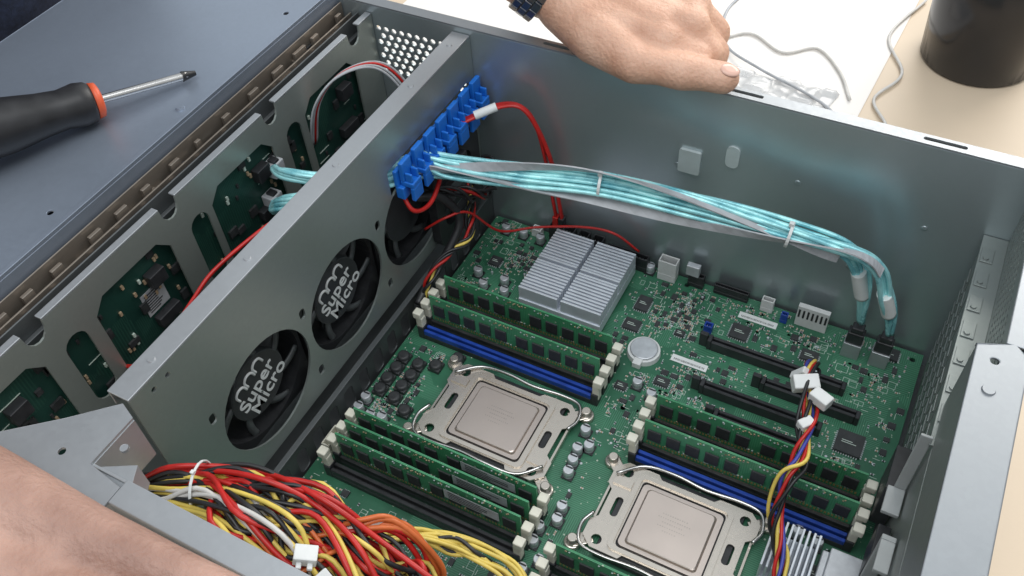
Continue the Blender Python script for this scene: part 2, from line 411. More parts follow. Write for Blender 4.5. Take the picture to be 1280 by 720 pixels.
mkbox('shroud_clip',(46,264,30,53,284,58),'black',CH); mkbox('shroud_clip',(44,306,20,52.5,336,60),'black',CH)

# ------------------------------------------------------------------ backplane board
BP=thing('drive_backplane',(-392,270,0),'dark green drive backplane circuit board behind steel frame','circuit board')
mb=MB(); mb.box(-386,64,2,-384,YW-8,144); mk('circuit_board',mb,'bpcb',BP)
mb=MB()
for i in range(260):
    y=rnd.uniform(70,445); z=rnd.uniform(30,138); k=rnd.random()
    if k<.5: mb.box(-383.9,y,z,-382.7,y+1.6,z+3,rnd.choice((0,1,1,2)))
    elif k<.85: mb.box(-383.9,y,z,-382.2,y+rnd.uniform(4,9),z+rnd.uniform(4,8),0)
    else: mb.box(-383.9,y,z,-383.6,y+rnd.uniform(4,14),z+.5,2)
mk('surface_components',mb,['chip','tan','silk'],BP,kind='stuff')
for y in (98,205,308,405):
    mkbox('drive_connector',(-383.8,y,90,-378,y+18,98),'black',BP,.5); mkbox('drive_connector',(-383.8,y+6,120,-377,y+18,130),'black',BP,.5)
mb=MB(); mb.box(-383.8,203,100,-383.4,221,118)
for j in range(8): mb.box(-383.38,205,102+j*1.9,-383.2,219-rnd.uniform(0,6),102.8+j*1.9,1)
mk('paper_label',mb,['grey','ink'],BP)

# ------------------------------------------------------------------ fans
def fan(yc,lettered=True):
    F=thing('cooling_fan',(-336,yc,39),'black eighty millimetre cooling fan mounted behind the steel fan wall','fan',group='cooling fans in the fan wall')
    mb=MB(); mb.plate(rrect(yc-40,FZ-40,yc+40,FZ+40,4,3),[circ(yc,FZ,37.5,40)],lambda a,b,w:(-342+w,a,b),38)
    mk('fan_housing',mb,'fan',F)
    mb=MB(); n=9
    mb.cyl((-336,yc,FZ),(-314,yc,FZ),16,16,28)
    for k in range(n):
        a0=2*math.pi*k/n; rows=[]
        for ir in range(6):
            r=15+ir*4.2; row=[]
            for it in range(5):
                t=it/4; a=a0+t*.62+ir*.04
                row.append(Vector((-318-16*t,yc+r*math.cos(a),FZ+r*math.sin(a))))
            rows.append(row)
        vs=[];fs=[]
        for w in (0,1.3):
            for row in rows:
                for p in row: vs.append(p+Vector((w,0,0)))
        N=30
        for i in range(5):
            for j in range(4):
                q=(i*5+j,i*5+j+1,(i+1)*5+j+1,(i+1)*5+j); fs.append(q); fs.append(tuple(N+x for x in q)[::-1])
        mb.add(vs,fs,0,True)
    mk('fan_rotor',mb,'fang',F)
    mb=MB()
    for k in range(7):
        a=2*math.pi*k/7+.3
        pts=[Vector((-306.5,yc+r*math.cos(a+ (r-18)*.022),FZ+r*math.sin(a+(r-18)*.022))) for r in (20,26,32,38)]
        mb.tube(pts,1.4,6,0,4,flat=(1.2,2.8))
    mb.cyl((-310,yc,FZ),(-304.9,yc,FZ),23,23,36)
    mk('fan_guard',mb,'fang',F)
    mb=MB(); mb.lathe((-304.9,yc,FZ),(1,0,0),[(0,22.5),(.3,22.5)],36,0)
    mk('hub_label',mb,'black',F)
    if not lettered: return
    R=Matrix(((0,0,1),(1,0,0),(0,1,0)))
    rot=Matrix.Rotation(math.radians(22),3,'X')
    R=rot@R
    X=-304.45
    def off(u,v):
        q=rot@Vector((0,u,v)); return (X,yc+q.y,FZ+q.z)
    text('Super',15,'print',R,off(-1,1.0),F,'logo_lettering')
    text('Micro',15,'print',R,off(2,-11),F,'logo_lettering')
    for u in (-9.5,0,9.5):
        mb=MB(); mb.tube([off(u-4,9.5),off(u-3.6,14.5),off(u,16.5),off(u+3.6,14.5),off(u+4,9.5)],.95,6,0,4)
        mk('logo_emblem',mb,'print',F)
for i,y in enumerate(FY[1:]): fan(y,i<2)
mb=MB(); mb.plate(rrect(382,30,446,104,10,4),[rrect(392,44,434,92,8,4)],lambda a,b,w:(XF+.6+w,a,b),7)
mb.plate(rrect(388,52,438,58,1,2),[],lambda a,b,w:(XF+1+w,a,b),4); mb.plate(rrect(388,74,438,80,1,2),[],lambda a,b,w:(XF+1+w,a,b),4)
FG=thing('fan_bracket',(XF+4,414,30),'black plastic bracket mounted beside the hidden corner fan','bracket'); mk('bracket_body',mb,'black',FG,bevel=.6)
mkbox('release_latch',(XF+7.7,405,92.5,XF+14,420,101),'black',FG,1)

# ------------------------------------------------------------------ blue cable guides
BG=thing('cable_guide',(-290,400,106),'blue plastic cable guide of small blocks clipped on the fan wall','cable guide')
mb=MB(); mb.box(-295,350,109,-288.5,460,119); mb.box(-295.4,350,119.03,-292.5,460,132)
mk('guide_rail',mb,'blue',BG,bevel=.8)
bb=None
for k in range(7):
    y=358+k*15.6
    if bb is None:
        mb=MB(); mb.box(-291.9,y-5.4,119.1,-282,y+5.4,123); mb.box(-291.9,y-5.4,123.02,-288.5,y+5.4,138); mb.box(-285,y-5.4,108,-282,y+5.4,119); mb.box(-288.4,y-4.4,123.02,-283,y-2.6,130);mb.box(-288.4,y+2.6,123.02,-283,y+4.4,130)
        bb=mk('guide_block',mb,'blue',BG,bevel=.7)
    else: cp(bb,BG,WO[bb.name]+Vector((0,15.6*k,0)))

# ------------------------------------------------------------------ motherboard
MBD=thing('motherboard',(-118,300,0),'green dual socket server motherboard screwed into the steel case','motherboard')
BX0,BX1,BY0,BY1=-286,50,142,459
hs=[circ(x,y,2,10) for x,y in ((-280,452),(-120,452),(44,452),(-280,300),(-120,330))]
mb=MB(); mb.plate([(BX0,BY0),(BX1,BY0),(BX1,BY1),(BX0,BY1)],hs,lambda a,b,w:(a,b,-1.8+w),1.8)
mk('circuit_board',mb,'pcb',MBD,origin=(0,0,0))
EX=[]
def ex(x0,y0,x1,y1): EX.append((x0,y0,x1,y1))
mb=MB(); mb.box(-224,378,3,-159,445,12)
for i in range(22):
    y=379+i*3.03
    if i in (10,11): y+=(-.6 if i==10 else .6)
    mb.box(-224,y,12.02,-193,y+1.75,24); mb.box(-190.2,y,12.02,-159,y+1.75,24)
mk('chipset_heatsink',mb,'alu',MBD,bevel=.15,seg=1); ex(-226,376,-156,447)
mb=MB(); mb.cyl((-125,379,0),(-125,379,4),12,11.5,28); mb.box(-128,364,0,-122,374,5)
bt=mk('battery_holder',mb,'white',MBD,bevel=.3)
mb=MB(); mb.lathe((-125,379,4),(0,0,1),[(0,9.8),(1.4,9.8),(1.8,9.2)],32); mk('coin_battery',mb,'silver',bt); ex(-138,365,-112,393)
def slot(xc,y,blue,name='memory_slot'):
    mb=MB(); b=1 if blue else 0
    mb.box(xc-66,y-3.3,5,xc+66,y-1,9.5,b); mb.box(xc-66,y+1,5,xc+66,y+3.3,9.5,b); mb.box(xc-66,y-3.5,0,xc+66,y+3.5,4.98)
    mb.box(xc-71,y-3.6,0,xc-66,y+3.6,12); mb.box(xc+66,y-3.6,0,xc+71,y+3.6,12)
    o=mk('memory_slot',mb,['black','dblue'],MBD,bevel=.3,seg=1)
    for s_ in (-1,1):
        mb=MB(); mb.box(xc+s_*69-2.5,y-2.6,6,xc+s_*69+2.5,y+2.6,21); mb.box(xc+s_*70.2-3.2,y-3.1,20,xc+s_*70.2+3.2,y+3.1,26)
        mk('slot_latch',mb,'cream',o,bevel=.8)
mod0=None
def module(xc,y):
    global mod0
    if mod0 is None:
        R0=thing('memory_module',(xc,y,3),'green memory module seated upright in a motherboard slot','memory module',group='memory modules on the motherboard')
        mb=MB(); mb.plate([(xc-66,5.5),(xc+66,5.5),(xc+66,16),(xc+65,17.5),(xc+66,19),(xc+66,34),(xc-66,34),(xc-66,19),(xc-65,17.5),(xc-66,16)],[],lambda a,b,w:(a,y-.65+w,b),1.3)
        mk('circuit_board',mb,'dimm',R0)
        mb=MB()
        for i in range(60): mb.box(xc-64+i*2.15,y-.72,10,xc-62.8+i*2.15,y-.66,12.2)
        mk('edge_contacts',mb,'gold',R0)
        mb=MB()
        for i in range(70):
            x=xc+rnd.uniform(-62,62); z=rnd.choice((13.4,30.6,31.8)); mb.box(x,y-1.2,z,x+1,y-.66,z+.6,rnd.choice((0,1)))
        mk('surface_components',mb,['tan','silver'],R0,kind='stuff')
        for sd in (-1,1):
            ch=None
            for k in range(10):
                x=xc-57+k*12.6+(2 if k>4 else -2)
                if ch is None:
                    mb=MB(); x00=x
                    if sd<0: mb.box(x-4.4,y-1.75,15.2,x+4.4,y-.67,26)
                    else: mb.box(x-4.4,y+.67,15.2,x+4.4,y+1.75,26)
                    ch=mk('memory_chip',mb,'chip',R0,bevel=.15,seg=1)
                else: cp(ch,R0,WO[ch.name]+Vector((x-x00,0,0)))
        mod0=R0; return R0
    return cpthing(mod0,(xc,y,3))
banks=[(-207,(358,347.5,337,326.5)),(-202,(234,223.5,213,202.5)),(-30,(327,316.7,306.4,296)),(-44,(207,196.7,186.4,176))]
labs=[]
for bi,(xc,ys) in enumerate(banks):
    for k,y in enumerate(ys): slot(xc,y,k==3 and bi in (0,2))
    for k in ((0,2) if bi in (0,2) else ((0,1,2) if bi==1 else (0,))):
        r=module(xc,ys[k])
        if bi==1: labs.append((r,xc,ys[k]))
    ex(xc-75,min(ys)-6,xc+75,max(ys)+6)
for r,xc,y in labs:
    mb=MB(); mb.box(xc+14,y-2.0,19,xc+52,y-1.85,29)
    for j in range(4): mb.box(xc+17,y-2.15,20.5+j*2.1,xc+32+rnd.uniform(0,16),y-2.02,21.3+j*2.1,1)
    mk('paper_label',mb,['grey','ink'],r)
def lever(pts,parent):
    mb=MB(); mb.tube(pts,1.15,8,0,5); mk('lever',mb,'chrome',parent)
def cpu(cx,cy):
    mb=MB(); mb.box(cx-37,cy-33,0,cx+37,cy+33,4.2)
    so=mk('cpu_socket',mb,'black',MBD,bevel=.5)
    out=[(-47,-25),(-40,-31),(-22,-31),(-20,-28),(20,-28),(22,-31),(40,-31),(47,-25),(47,-14),(42,-10),(42,12),(47,16),(47,26),(40,32),(20,32),(17,29),(-17,29),(-20,32),(-40,32),(-47,26),(-47,14),(-43,10),(-43,-10),(-47,-14)]
    out=[(cx+a,cy+b) for a,b in out]
    win=rrect(cx-27,cy-24,cx+27,cy+24,3,3)
    mb=MB(); mb.plate(out,[win]+[circ(cx+sx*38,cy+sy*25,3.4,12) for sx in (-1,1) for sy in (-1,1)]+[rrect(cx-38,cy-7,cx-33,cy+7,2,2),rrect(cx+33,cy-7,cx+38,cy+7,2,2)],lambda a,b,w:(a,b,5.2+w),1.3)
    mb.plate(rrect(cx-31,cy-27.5,cx+31,cy+27.5,4,3),[rrect(cx-28,cy-24.8,cx+28,cy+24.8,3,3)],lambda a,b,w:(a,b,6.5+w),1.5)
    mb.box(cx-46,cy-30,1,cx-44.6,cy+30,5.15); mb.box(cx+44.6,cy-30,1,cx+46,cy+30,5.15)
    mb.box(cx-44,cy+14,6.52,cx-32,cy+20,8.2); mb.box(cx+32,cy-20,6.52,cx+44,cy-14,8.2)
    mk('load_plate',mb,'ilm',so,bevel=.5)
    mb=MB(); mb.plate(rrect(cx-26,cy-22.5,cx+26,cy+22.5,3,3),[],lambda a,b,w:(a,b,4.3+w),2.4)
    def ring(hx,hy,z,r): return [Vector((a,b,z)) for a,b in rrect(cx-hx,cy-hy,cx+hx,cy+hy,r,4)]
    mb.rings([ring(22.5,20,6.7,2.5),ring(21.8,19.3,8.2,2.5),ring(21.2,18.7,8.6,2.5)],True,0,False)
    mk('processor_lid',mb,'ihs',so,bevel=.2)
    mb=MB()
    for j,(l,yy) in enumerate(((16,7),(20,4.2),(13,1.4),(17,-1.4),(9,-4.2))):
        x=cx-l/2
        while x<cx+l/2:
            mb.box(x,cy+yy,8.61,x+rnd.uniform(.5,1),cy+yy+.8,8.64); x+=1.5
    mk('etched_marking',mb,'engr',so)
    sc=None
    for sx in (-1,1):
        for sy in (-1,1):
            x,y=cx+sx*51,cy+sy*31
            if sc is None:
                mb=MB(); mb.lathe((x,y,0),(0,0,1),[(0,5.2),(3,5.2),(3.4,4.6),(3.4,3.4),(8,3.2),(8.6,2.6)],20)
                sc=mk('socket_screw',mb,'ilm',so,origin=(x,y,0))
            else: cp(sc,so,(x,y,0))
            mb2=MB(); mb2.obox((cx+sx*46.5,cy+sy*27.5,3.6),(13,8,1.6),Matrix.Rotation(sx*sy*.7,3,'Z')); mk('mounting_ear',mb2,'ilm',so,bevel=.5)
    lever([(cx-44,cy+20,9.5),(cx-30,cy+33,8),(cx-10,cy+34.5,9.5),(cx+10,cy+33,9),(cx+32,cy+35,8.5),(cx+45,cy+33,8),(cx+49,cy+22,8),(cx+46,cy+12,9)],so)
    lever([(cx+44,cy-20,9.5),(cx+30,cy-32,8),(cx+8,cy-34,9.5),(cx-10,cy-33,9),(cx-32,cy-34.5,8.5),(cx-46,cy-32,8),(cx-50,cy-20,8),(cx-46,cy-10,9)],so)
    ex(cx-60,cy-40,cx+60,cy+40)
cpu(-190,281); cpu(-58,257)
def pslot(x0,x1,y,h=9):
    mb=MB(); mb.box(x0,y-3.2,0,x1,y-1,h); mb.box(x0,y+1,0,x1,y+3.2,h); mb.box(x0,y-1,0,x1,y+1,4); mb.box(x0-3,y-3.2,0,x0,y+3.2,h+1); mb.box(x1,y-3.2,0,x1+3,y+3.2,h)
    mb.box(x0-9,y-1.6,0,x0-3.1,y+1.6,h+4)
    mk('expansion_slot',mb,'black',MBD,bevel=.4,seg=1); ex(x0-10,y-6,x1+4,y+6)
pslot(-84,6,404); pslot(-40,20,385); pslot(-76,0,366); pslot(-60,-4,347)
cap=None
def caps(x,y,r=4,h=8.5):
    global cap
    if cap is None:
        mb=MB(); mb.box(x-3.8,y-3.8,0,x+3.8,y+3.8,1.2,1); mb.lathe((x,y,1.2),(0,0,1),[(0,3.4),(.8,3.4),(1.2,3.1),(1.6,3.4),(6.4,3.4),(6.8,3.0)],18,0)
        mb.box(x-2.4,y+1,8.01,x+2.4,y+2.2,8.05,1)
        cap=mk('capacitor',mb,['silver','black'],MBD,origin=(x,y,0))
    else: cp(cap,MBD,(x,y,0))
    ex(x-4.5,y-4.5,x+4.5,y+4.5)
for x,y in ((-283+2,250),(-270,248),(-281,259),(-262,250),(-268,395),(-258,385),(-245,395),(-262,372),(-250,372),(-133,285),(-132,276),(-131,267),(-124,243),(-123,234),(-131,225),(-127,290),(-240,385),(-148,360),(-130,215),(-121,205),(-240,446),(-118,350),(-106,345),(-255,446),(10,300-10),(22,288),(-128,196),(-121,182),(-270,445),(-150,453),(-134,300)):
    caps(x,y)
chk=None
for i,(x,y) in enumerate(((-277,270),(-277.5,280),(-276.6,290.5),(-277,301),(-264,268),(-264.5,278.6),(-263.6,289),(-264,299.5),(-252,262),(-252,304),(-241,318-2))):
    if chk is None:
        mb=MB(); mb.lathe((x,y,0),(0,0,1),[(0,4.6),(3,4.8),(5.2,4.4),(6,3.4)],14); mb.box(x-4.6,y-4.6,0,x+4.6,y+4.6,3.4); chk=mk('power_inductor',mb,'chip',MBD,bevel=.5,origin=(x,y,0))
    else: cp(chk,MBD,(x,y,0))
    ex(x-5,y-5,x+5,y+5)
def chip(x,y,w,h,z=2.2):
    mb=MB(); mb.cbox((x,y,.5),(w,h,z),0)
    n=int(w/1.6)
    for k in range(n):
        xx=x-w/2+.8+k*1.6
        mb.box(xx-.3,y-h/2-1.1,0,xx+.3,y-h/2,.9,1); mb.box(xx-.3,y+h/2,0,xx+.3,y+h/2+1.1,.9,1)
    n=int(h/1.6)
    for k in range(n):
        yy=y-h/2+.8+k*1.6
        mb.box(x-w/2-1.1,yy-.3,0,x-w/2,yy+.3,.9,1); mb.box(x+w/2,yy-.3,0,x+w/2+1.1,yy+.3,.9,1)
    mb.box(x-w*.3,y-1,z+.52,x+w*.25,y-.5,z+.54,2); mb.box(x-w*.3,y+.5,z+.52,x+w*.1,y+1,z+.54,2)
    mk('integrated_circuit',mb,['chip','silver','silk'],MBD); ex(x-w/2-2,y-h/2-2,x+w/2+2,y+h/2+2)
for c in ((22,366,17,17),(28,449,14,10),(-142,398,12,10),(-142,420,10,14),(-70,424,13,13),(-20,424,12,9),(-262,412,9,9),(-104,360,10,7),(-128,345,8,6),(-240,366,6,5),(24,270,10,10),(-108,405,7,5)): chip(*c)
def conn(x0,y0,x1,y1,h,m='white',inner=True,name='connector'):
    mb=MB(); mb.box(x0,y0,0,x1,y1,h*.35)
    t=1
    mb.box(x0,y0,h*.35,x1,y0+t,h); mb.box(x0,y1-t,h*.35,x1,y1,h); mb.box(x0,y0+t,h*.35,x0+t,y1-t,h); mb.box(x1-t,y0+t,h*.35,x1,y1-t,h)
    n=max(2,int((x1-x0)/2.6)); 
    for k in range(n):
        x=x0+2+(x1-x0-4)*k/(max(1,n-1)); mb.box(x-.35,(y0+y1)/2-.35,h*.35,x+.35,(y0+y1)/2+.35,h*.85,1)
    mk(name,mb,[m,'silver'],MBD,bevel=.3,seg=1); ex(x0-1,y0-1,x1+1,y1+1)
conn(-143,449,-129,457,20,'white',name='header_connector')
mb=MB(); mb.box(-38,449,0,-16,453,20)
for k in range(7): mb.box(-37+k*3.1,448.6,9,-35.6+k*3.1,449,17,1)
mk('header_connector',mb,['white','black'],MBD,bevel=.2,seg=1); ex(-40,447,-14,455)
conn(-250,450,-242,456,8,'white',name='header_connector'); conn(-64,451,-55,456,12,'white',name='header_connector')
conn(-120,452,-108,457,12,'black',name='header_connector'); conn(-100,453,-74,457,9,'black',name='header_connector')
for x in (-234,-222,-210,-198): conn(x,449,x+9,457,18,'black',name='drive_port')
mb=MB(); mb.box(-122,451,12.1,-112,456,22); mk('usb_port',mb,'silver',MBD,bevel=.5)
conn(-284,330,-277,350,12,'cream',name='fan_connector'); conn(-284,212,-278,228,12,'cream',name='fan_connector'); conn(-278,238,-264,243,9,'cream',name='fan_connector')
conn(-94,414,-88,419,8,'dblue',name='header_connector'); conn(-148,346,-142,352,6,'dblue',name='header_connector');conn(-48,446,-43,450,9,'dblue',name='header_connector')
conn(-186,450,-152,456,14,'black',name='pin_header')
for x in (4,23):
    mb=MB(); mb.box(x-6,435,0,x+6,445,14); mk('cable_port',mb,'bright',MBD,bevel=.4); ex(x-8,432,x+8,448)
mb=MB(); mb.box(-4,252,1,24,284,4)
for i in range(9): mb.box(-4+i*3.2,252,4.02,-2.6+i*3.2,284,22)
mk('small_heatsink',mb,'alu',MBD,bevel=.2,seg=1); ex(-6,250,26,286)
for y0,y1,h in ((262,284,14),(240,258,28),(212,234,15),(180,205,28)):
    mb=MB(); mb.box(30,y0,0,52,y1,h); mb.box(26,y0+2,h*.2,30,y1-2,h*.8); mk('rear_port',mb,'silver',MBD,bevel=.6); ex(25,y0-1,52,y1+1)
for x0,y0,x1,y1 in ((-76,438,-48,444),(-106,381,-80,387)):
    mb=MB(); mb.box(x0,y0,.35,x1,y1,.5)
    x=x0+2
    while x<x1-2:
        w=rnd.uniform(.2,.5); mb.box(x,y0+1.5,.52,x+w,y1-2.8,.56,1); x+=w+rnd.uniform(.3,.6)
    mk('barcode_sticker',mb,['label','ink'],MBD); ex(x0-1,y0-1,x1+1,y1+1)
mb=MB(); cnt=0; tries=0
def free(x,y,w,h):
    for a,b,c,d in EX:
        if x+w>a and x<c and y+h>b and y<d: return False
    return True
cl=[(rnd.uniform(BX0,BX1),rnd.uniform(200,BY1)) for _ in range(80)]
while cnt<2100 and tries<24000:
    tries+=1
    if rnd.random()<.65:
        c=rnd.choice(cl); x=c[0]+rnd.gauss(0,6); y=c[1]+rnd.gauss(0,6)
    else: x=rnd.uniform(BX0+2,BX1-6); y=rnd.uniform(170,BY1-4)
    x=round(x/1.4)*1.4; y=round(y/1.4)*1.4
    if not(BX0+1<x<BX1-6 and 150<y<BY1-5): continue
    k=rnd.random()
    if k<.46:
        w,h=(2,1.05) if rnd.random()<.5 else (1.05,2)
        if not free(x,y,w,h): continue
        if w>h: mb.box(x,y,.02,x+.45,y+h,.75,2); mb.box(x+.46,y,.02,x+w-.46,y+h,.7,rnd.choice((0,1,1))); mb.box(x+w-.45,y,.02,x+w,y+h,.75,2)
        else: mb.box(x,y,.02,x+w,y+.45,.75,2); mb.box(x,y+.46,.02,x+w,y+h-.46,.7,rnd.choice((0,1,1))); mb.box(x,y+h-.45,.02,x+w,y+h,.75,2)
    elif k<.56:
        w=rnd.uniform(2.5,5.5);h=rnd.uniform(2.5,5)
        if not free(x-1,y-1,w+2,h+2): continue
        mb.box(x,y,.1,x+w,y+h,1.3,0)
        for j in range(int(w/1.1)): mb.box(x+.3+j*1.1,y-.8,.02,x+.7+j*1.1,y+h+.8,.4,2)
        ex(x,y,x+w,y+h)
    elif k<.86:
        l=rnd.uniform(1.2,5)
        if not free(x,y,3,3): continue
        if rnd.random()<.5: mb.box(x,y,.012,x+l,y+.3,.05,3)
        else: mb.box(x,y,.012,x+.3,y+l,.05,3)
    elif k<.95:
        w=rnd.uniform(3,9);h=rnd.uniform(3,7)
        if not free(x,y,w,h): continue
        for b_ in ((x,y,x+w,y+.25),(x,y+h,x+w,y+h+.25),(x,y+.26,x+.25,y+h-.01),(x+w-.25,y+.26,x+w,y+h-.01)): mb.box(b_[0],b_[1],.012,b_[2],b_[3],.05,3)
    else:
        if not free(x,y,3,3): continue
        mb.cyl((x,y,.02),(x,y,rnd.choice((.1,.1,2.5))),.9,.9,8,2)
    cnt+=1
mk('surface_components',mb,['chip','tan','silver','silk'],MBD,kind='stuff')

# ------------------------------------------------------------------ cables
def bundle(P,count,rad,r,mats,parent,name,twist=1.2,seed=1,jit=.6,flatten=1.0,sm=7):
    q=random.Random(seed); C=crom(P,sm); F=frames(C); n=len(C)
    for i in range(count):
        rr=rad*math.sqrt((i+.5)/count); a0=i*2.4; f1=q.uniform(.6,1.6); ph=q.uniform(0,6); f2=q.uniform(2,4)
        pts=[]
        for k,(p,(t,a,b)) in enumerate(zip(C,F)):
            s_=k/(n-1); an=a0+twist*s_*2*math.pi+.35*math.sin(f2*6.28*s_+ph); w=rr*(1+.3*math.sin(f1*6.28*s_+ph)); 
            env=min(1,.35+min(s_,1-s_)*5)
            pts.append(p+(a*math.cos(an)*flatten+b*math.sin(an))*w*env)
        mb=MB(); mb.tube(pts,r,7,0,1); mk(name,mb,mats[i%len(mats)],parent)
def tie(p,t,R,parent,m='white',w=1.2,head=3):
    t=Vector(t).normalized(); mb=MB(); a=t.orthogonal().normalized(); b=t.cross(a)
    p=Vector(p)
    prof=[(-w,R-.4),(-w,R+.4),(w,R+.4),(w,R-.4)]
    n=20; cs=[[p+t*h+a*math.cos(2*math.pi*i/n)*r+b*math.sin(2*math.pi*i/n)*r for i in range(n)] for h,r in prof+[prof[0]]]
    mb.rings(cs,False,0,False); mb.obox(p+Vector((0,0,R+1)),(head,head,head),Matrix.Identity(3)); mk('cable_tie',mb,m,parent,bevel=.2)
common=[(-292,378,120),(-274,388,116),(-228,400,117),(-176,414,117),(-114,425,112)]
paths=[
 [(-378,330,122),(-362,316,136),(-343,308,146),(-322,318,143),(-306,352,128)]+common+[(-54,430,107),(-20,431,102),(-7,433,84),(0,436,60),(4,440,34)],
 [(-378,322,100),(-362,304,112),(-345,298,128),(-324,306,134),(-306,345,122)]+[Vector(p)+Vector((2,-4,-3)) for p in common]+[(-52,427,105),(-14,427,106),(3,430,96),(12,433,72),(19,436,52),(23,438,34)]]
for j,P in enumerate(paths):
    ex_=4 if j==0 else 23
    T=thing('data_cable',(ex_,438,30),'bundle of glossy cyan data cables arching over the motherboard','cable',group='cyan data cables')
    P=[Vector(p) for p in P]
    bundle(P,8,5.2,1.6,['cyan'],T,'cable_strand',twist=1.0,seed=3+j,flatten=.8)
    mb=MB(); C=crom([p+Vector((0,-5,3-5*j)) for p in P[5:-3]],7); F=frames(C); cs=[]
    for k,(p,(t,a,b)) in enumerate(zip(C,F)):
        an=k*.11+j*1.4; u=a*math.cos(an)+b*math.sin(an); v=t.cross(u); p=p+(b*math.cos(k*.16+j*2.4)*7)
        cs.append([p+u*3.2+v*.5,p-u*3.2+v*.5,p-u*3.2-v*.5,p+u*3.2-v*.5])
    mb.rings(cs,True,0,False); mk('grey_ribbon',mb,'grey',T)
    mb=MB(); mb.cbox((ex_,440,14.2),(11,8,10)); mb.cbox((ex_,440,24.3),(8,7,5)); mk('cable_plug',mb,'black',T,bevel=.8)
    a=Vector(P[-3]); b_=Vector(P[-2]); mb=MB(); mb.tube([a.lerp(b_,-.1),a.lerp(b_,.15),a.lerp(b_,.5),a.lerp(b_,.85)],6.0,18,0,5,flat=(5.8,4.8)); mk('cable_label',mb,'label',T)
    if j==0:
        for k in (8,10): tie(Vector(P[k])+Vector((1,-3,-2)),P[k+1]-P[k-1],8,T,w=1)
for j,(dx,dy) in enumerate(((0,0),(5,3))):
    T=thing('drive_cable',(-228+dx,446,9),'thin red drive cable looping down to the motherboard','cable',group='red drive cables')
    mb=MB(); mb.tube([(-298,416+dy,120),(-285,424+dy,122),(-268,440+dy,128),(-252,447,129),(-241,449,114),(-235+dx,451,80),(-231+dx,452,45),(-229+dx,453,26)],1.6,8,0,9,flat=(2.4,1.3)); mk('cable_sheath',mb,'red',T)
    mb=MB(); mb.cbox((-229+dx,453,18.2),(4.5,6,10)); mk('cable_plug',mb,'black' if j else 'red',T,bevel=.5)
    if j==0: mb=MB(); mb.cyl((-279,430,125),(-267,440.5,129),3.2,3.2,12); mk('cable_label',mb,'label',T)
T=thing('thin_cable',(-240,420,20),'thin red wire running from the fan wall to a header','cable')
mb=MB(); mb.tube([(-294,372,60),(-280,380,70),(-270,395,66),(-258,415,34),(-238,436,27),(-205,446,32),(-180,450,32),(-160,453,18)],1.0,7); mk('wire',mb,'red',T)
T=thing('red_lead',(-290,372,100),'red wire hanging below the blue cable guide','cable')
mb=MB(); mb.tube([(-299,358,116),(-286,352,100),(-282,366,94),(-284,384,99),(-288,398,110)],1.6,8,0,8); mk('wire',mb,'red',T)
T=thing('cavity_wire',(-340,230,110),'thin red wire strung through the drive bay cavity','cable')
mb=MB(); mb.tube([(-383,172,88),(-352,174,104),(-345,178,117),(-337,205,136),(-333,228,145),(-320,272,151),(-312,310,142),(-303,350,125)],1.3,7); mk('wire',mb,'red',T)
T=thing('ribbon_cable',(-350,400,140),'grey and red ribbon wires arching over the drive backplane','cable')
for k,(m,d) in enumerate((('grey',0),('grey',2.4),('red',5),('grey',7))):
    mb=MB(); mb.tube([(-383,372+d,105),(-374,376+d,140),(-362,392+d,158),(-345,412+d,158),(-330,420+d,138),(-318,424,100)],.9,6); mk('wire',mb,m,T)
for z,y in ((116,330),(95,320)):
    T=thing('data_plug',(-379,y,z),'small grey plug on the drive backplane','plug',group='plugs on the drive backplane')
    mkbox('plug_body',(-383.7,y-5,z,-374,y+6,z+11),'grey',T,.8); mkbox('plug_latch',(-381,y-2,z+11.05,-375,y+3,z+13),'black',T,.3)
T=thing('fan_cable',(-280,350,20),'twisted black yellow and red fan wires beside the memory slots','cable')
bundle([(-288,425,66),(-281,418,60),(-272,400,56),(-268,386,48),(-276,368,44),(-282,352,34),(-281,342,14)],5,3.6,1.15,['bwire','yellow','red','bwire','bwire'],T,'wire',twist=2.5,seed=5)
T=thing('fan_cable',(-285,320,20),'thick black sleeved fan lead from the wall to the board','cable')
mb=MB(); mb.tube([(-296,370,92),(-284,384,84),(-274,388,62),(-278,366,40),(-284,350,26),(-284,336,20)],3.4,9); mk('sleeve',mb,'bwire',T)
T=thing('fan_cable',(-290,410,60),'black and red fan wires bunched in the corner of the case','cable')
bundle([(-288,446,70),(-280,448,66),(-274,436,60),(-270,420,64),(-274,404,74),(-284,392,84),(-298,380,88)],5,4.6,1.3,['bwire','red','bwire','bwire','bwire'],T,'wire',twist=2,seed=15)
T=thing('power_harness',(0,300,40),'twisted yellow red blue and black wires with white connector','wiring harness')
bundle([(-16,378,52),(-14,366,64),(-11,344,70),(-4,318,68),(-3,300,64),(-6,288,58),(-4,272,42),(4,258,32),(10,240,26),(12,215,24)],7,5,1.15,['yellow','red','pwire','bwire','yellow','red','bwire'],T,'wire',twist=2.4,seed=9)
for c,d,R in (((-14,346,72),(15,9,9),Matrix.Rotation(.5,3,'Z')@Matrix.Rotation(.3,3,'X')),((-3,336,76),(12,8,7),Matrix.Rotation(-.4,3,'Z')),((-19,356,66),(5,5,12),Matrix.Rotation(.6,3,'Y')),((-6,320,70),(9,6,6),Matrix.Rotation(.9,3,'Z'))):
    mb=MB(); mb.obox(c,d,R); mk('connector',mb,'white',T,bevel=.8)
T=thing('power_cable_bundle',(-225,115,60),'thick tangle of yellow red black and orange power wires','wiring harness')
q=random.Random(21)
pal=['yellow']*6+['bwire']*11+['red']*7+['orange']*2+['wwire']*1
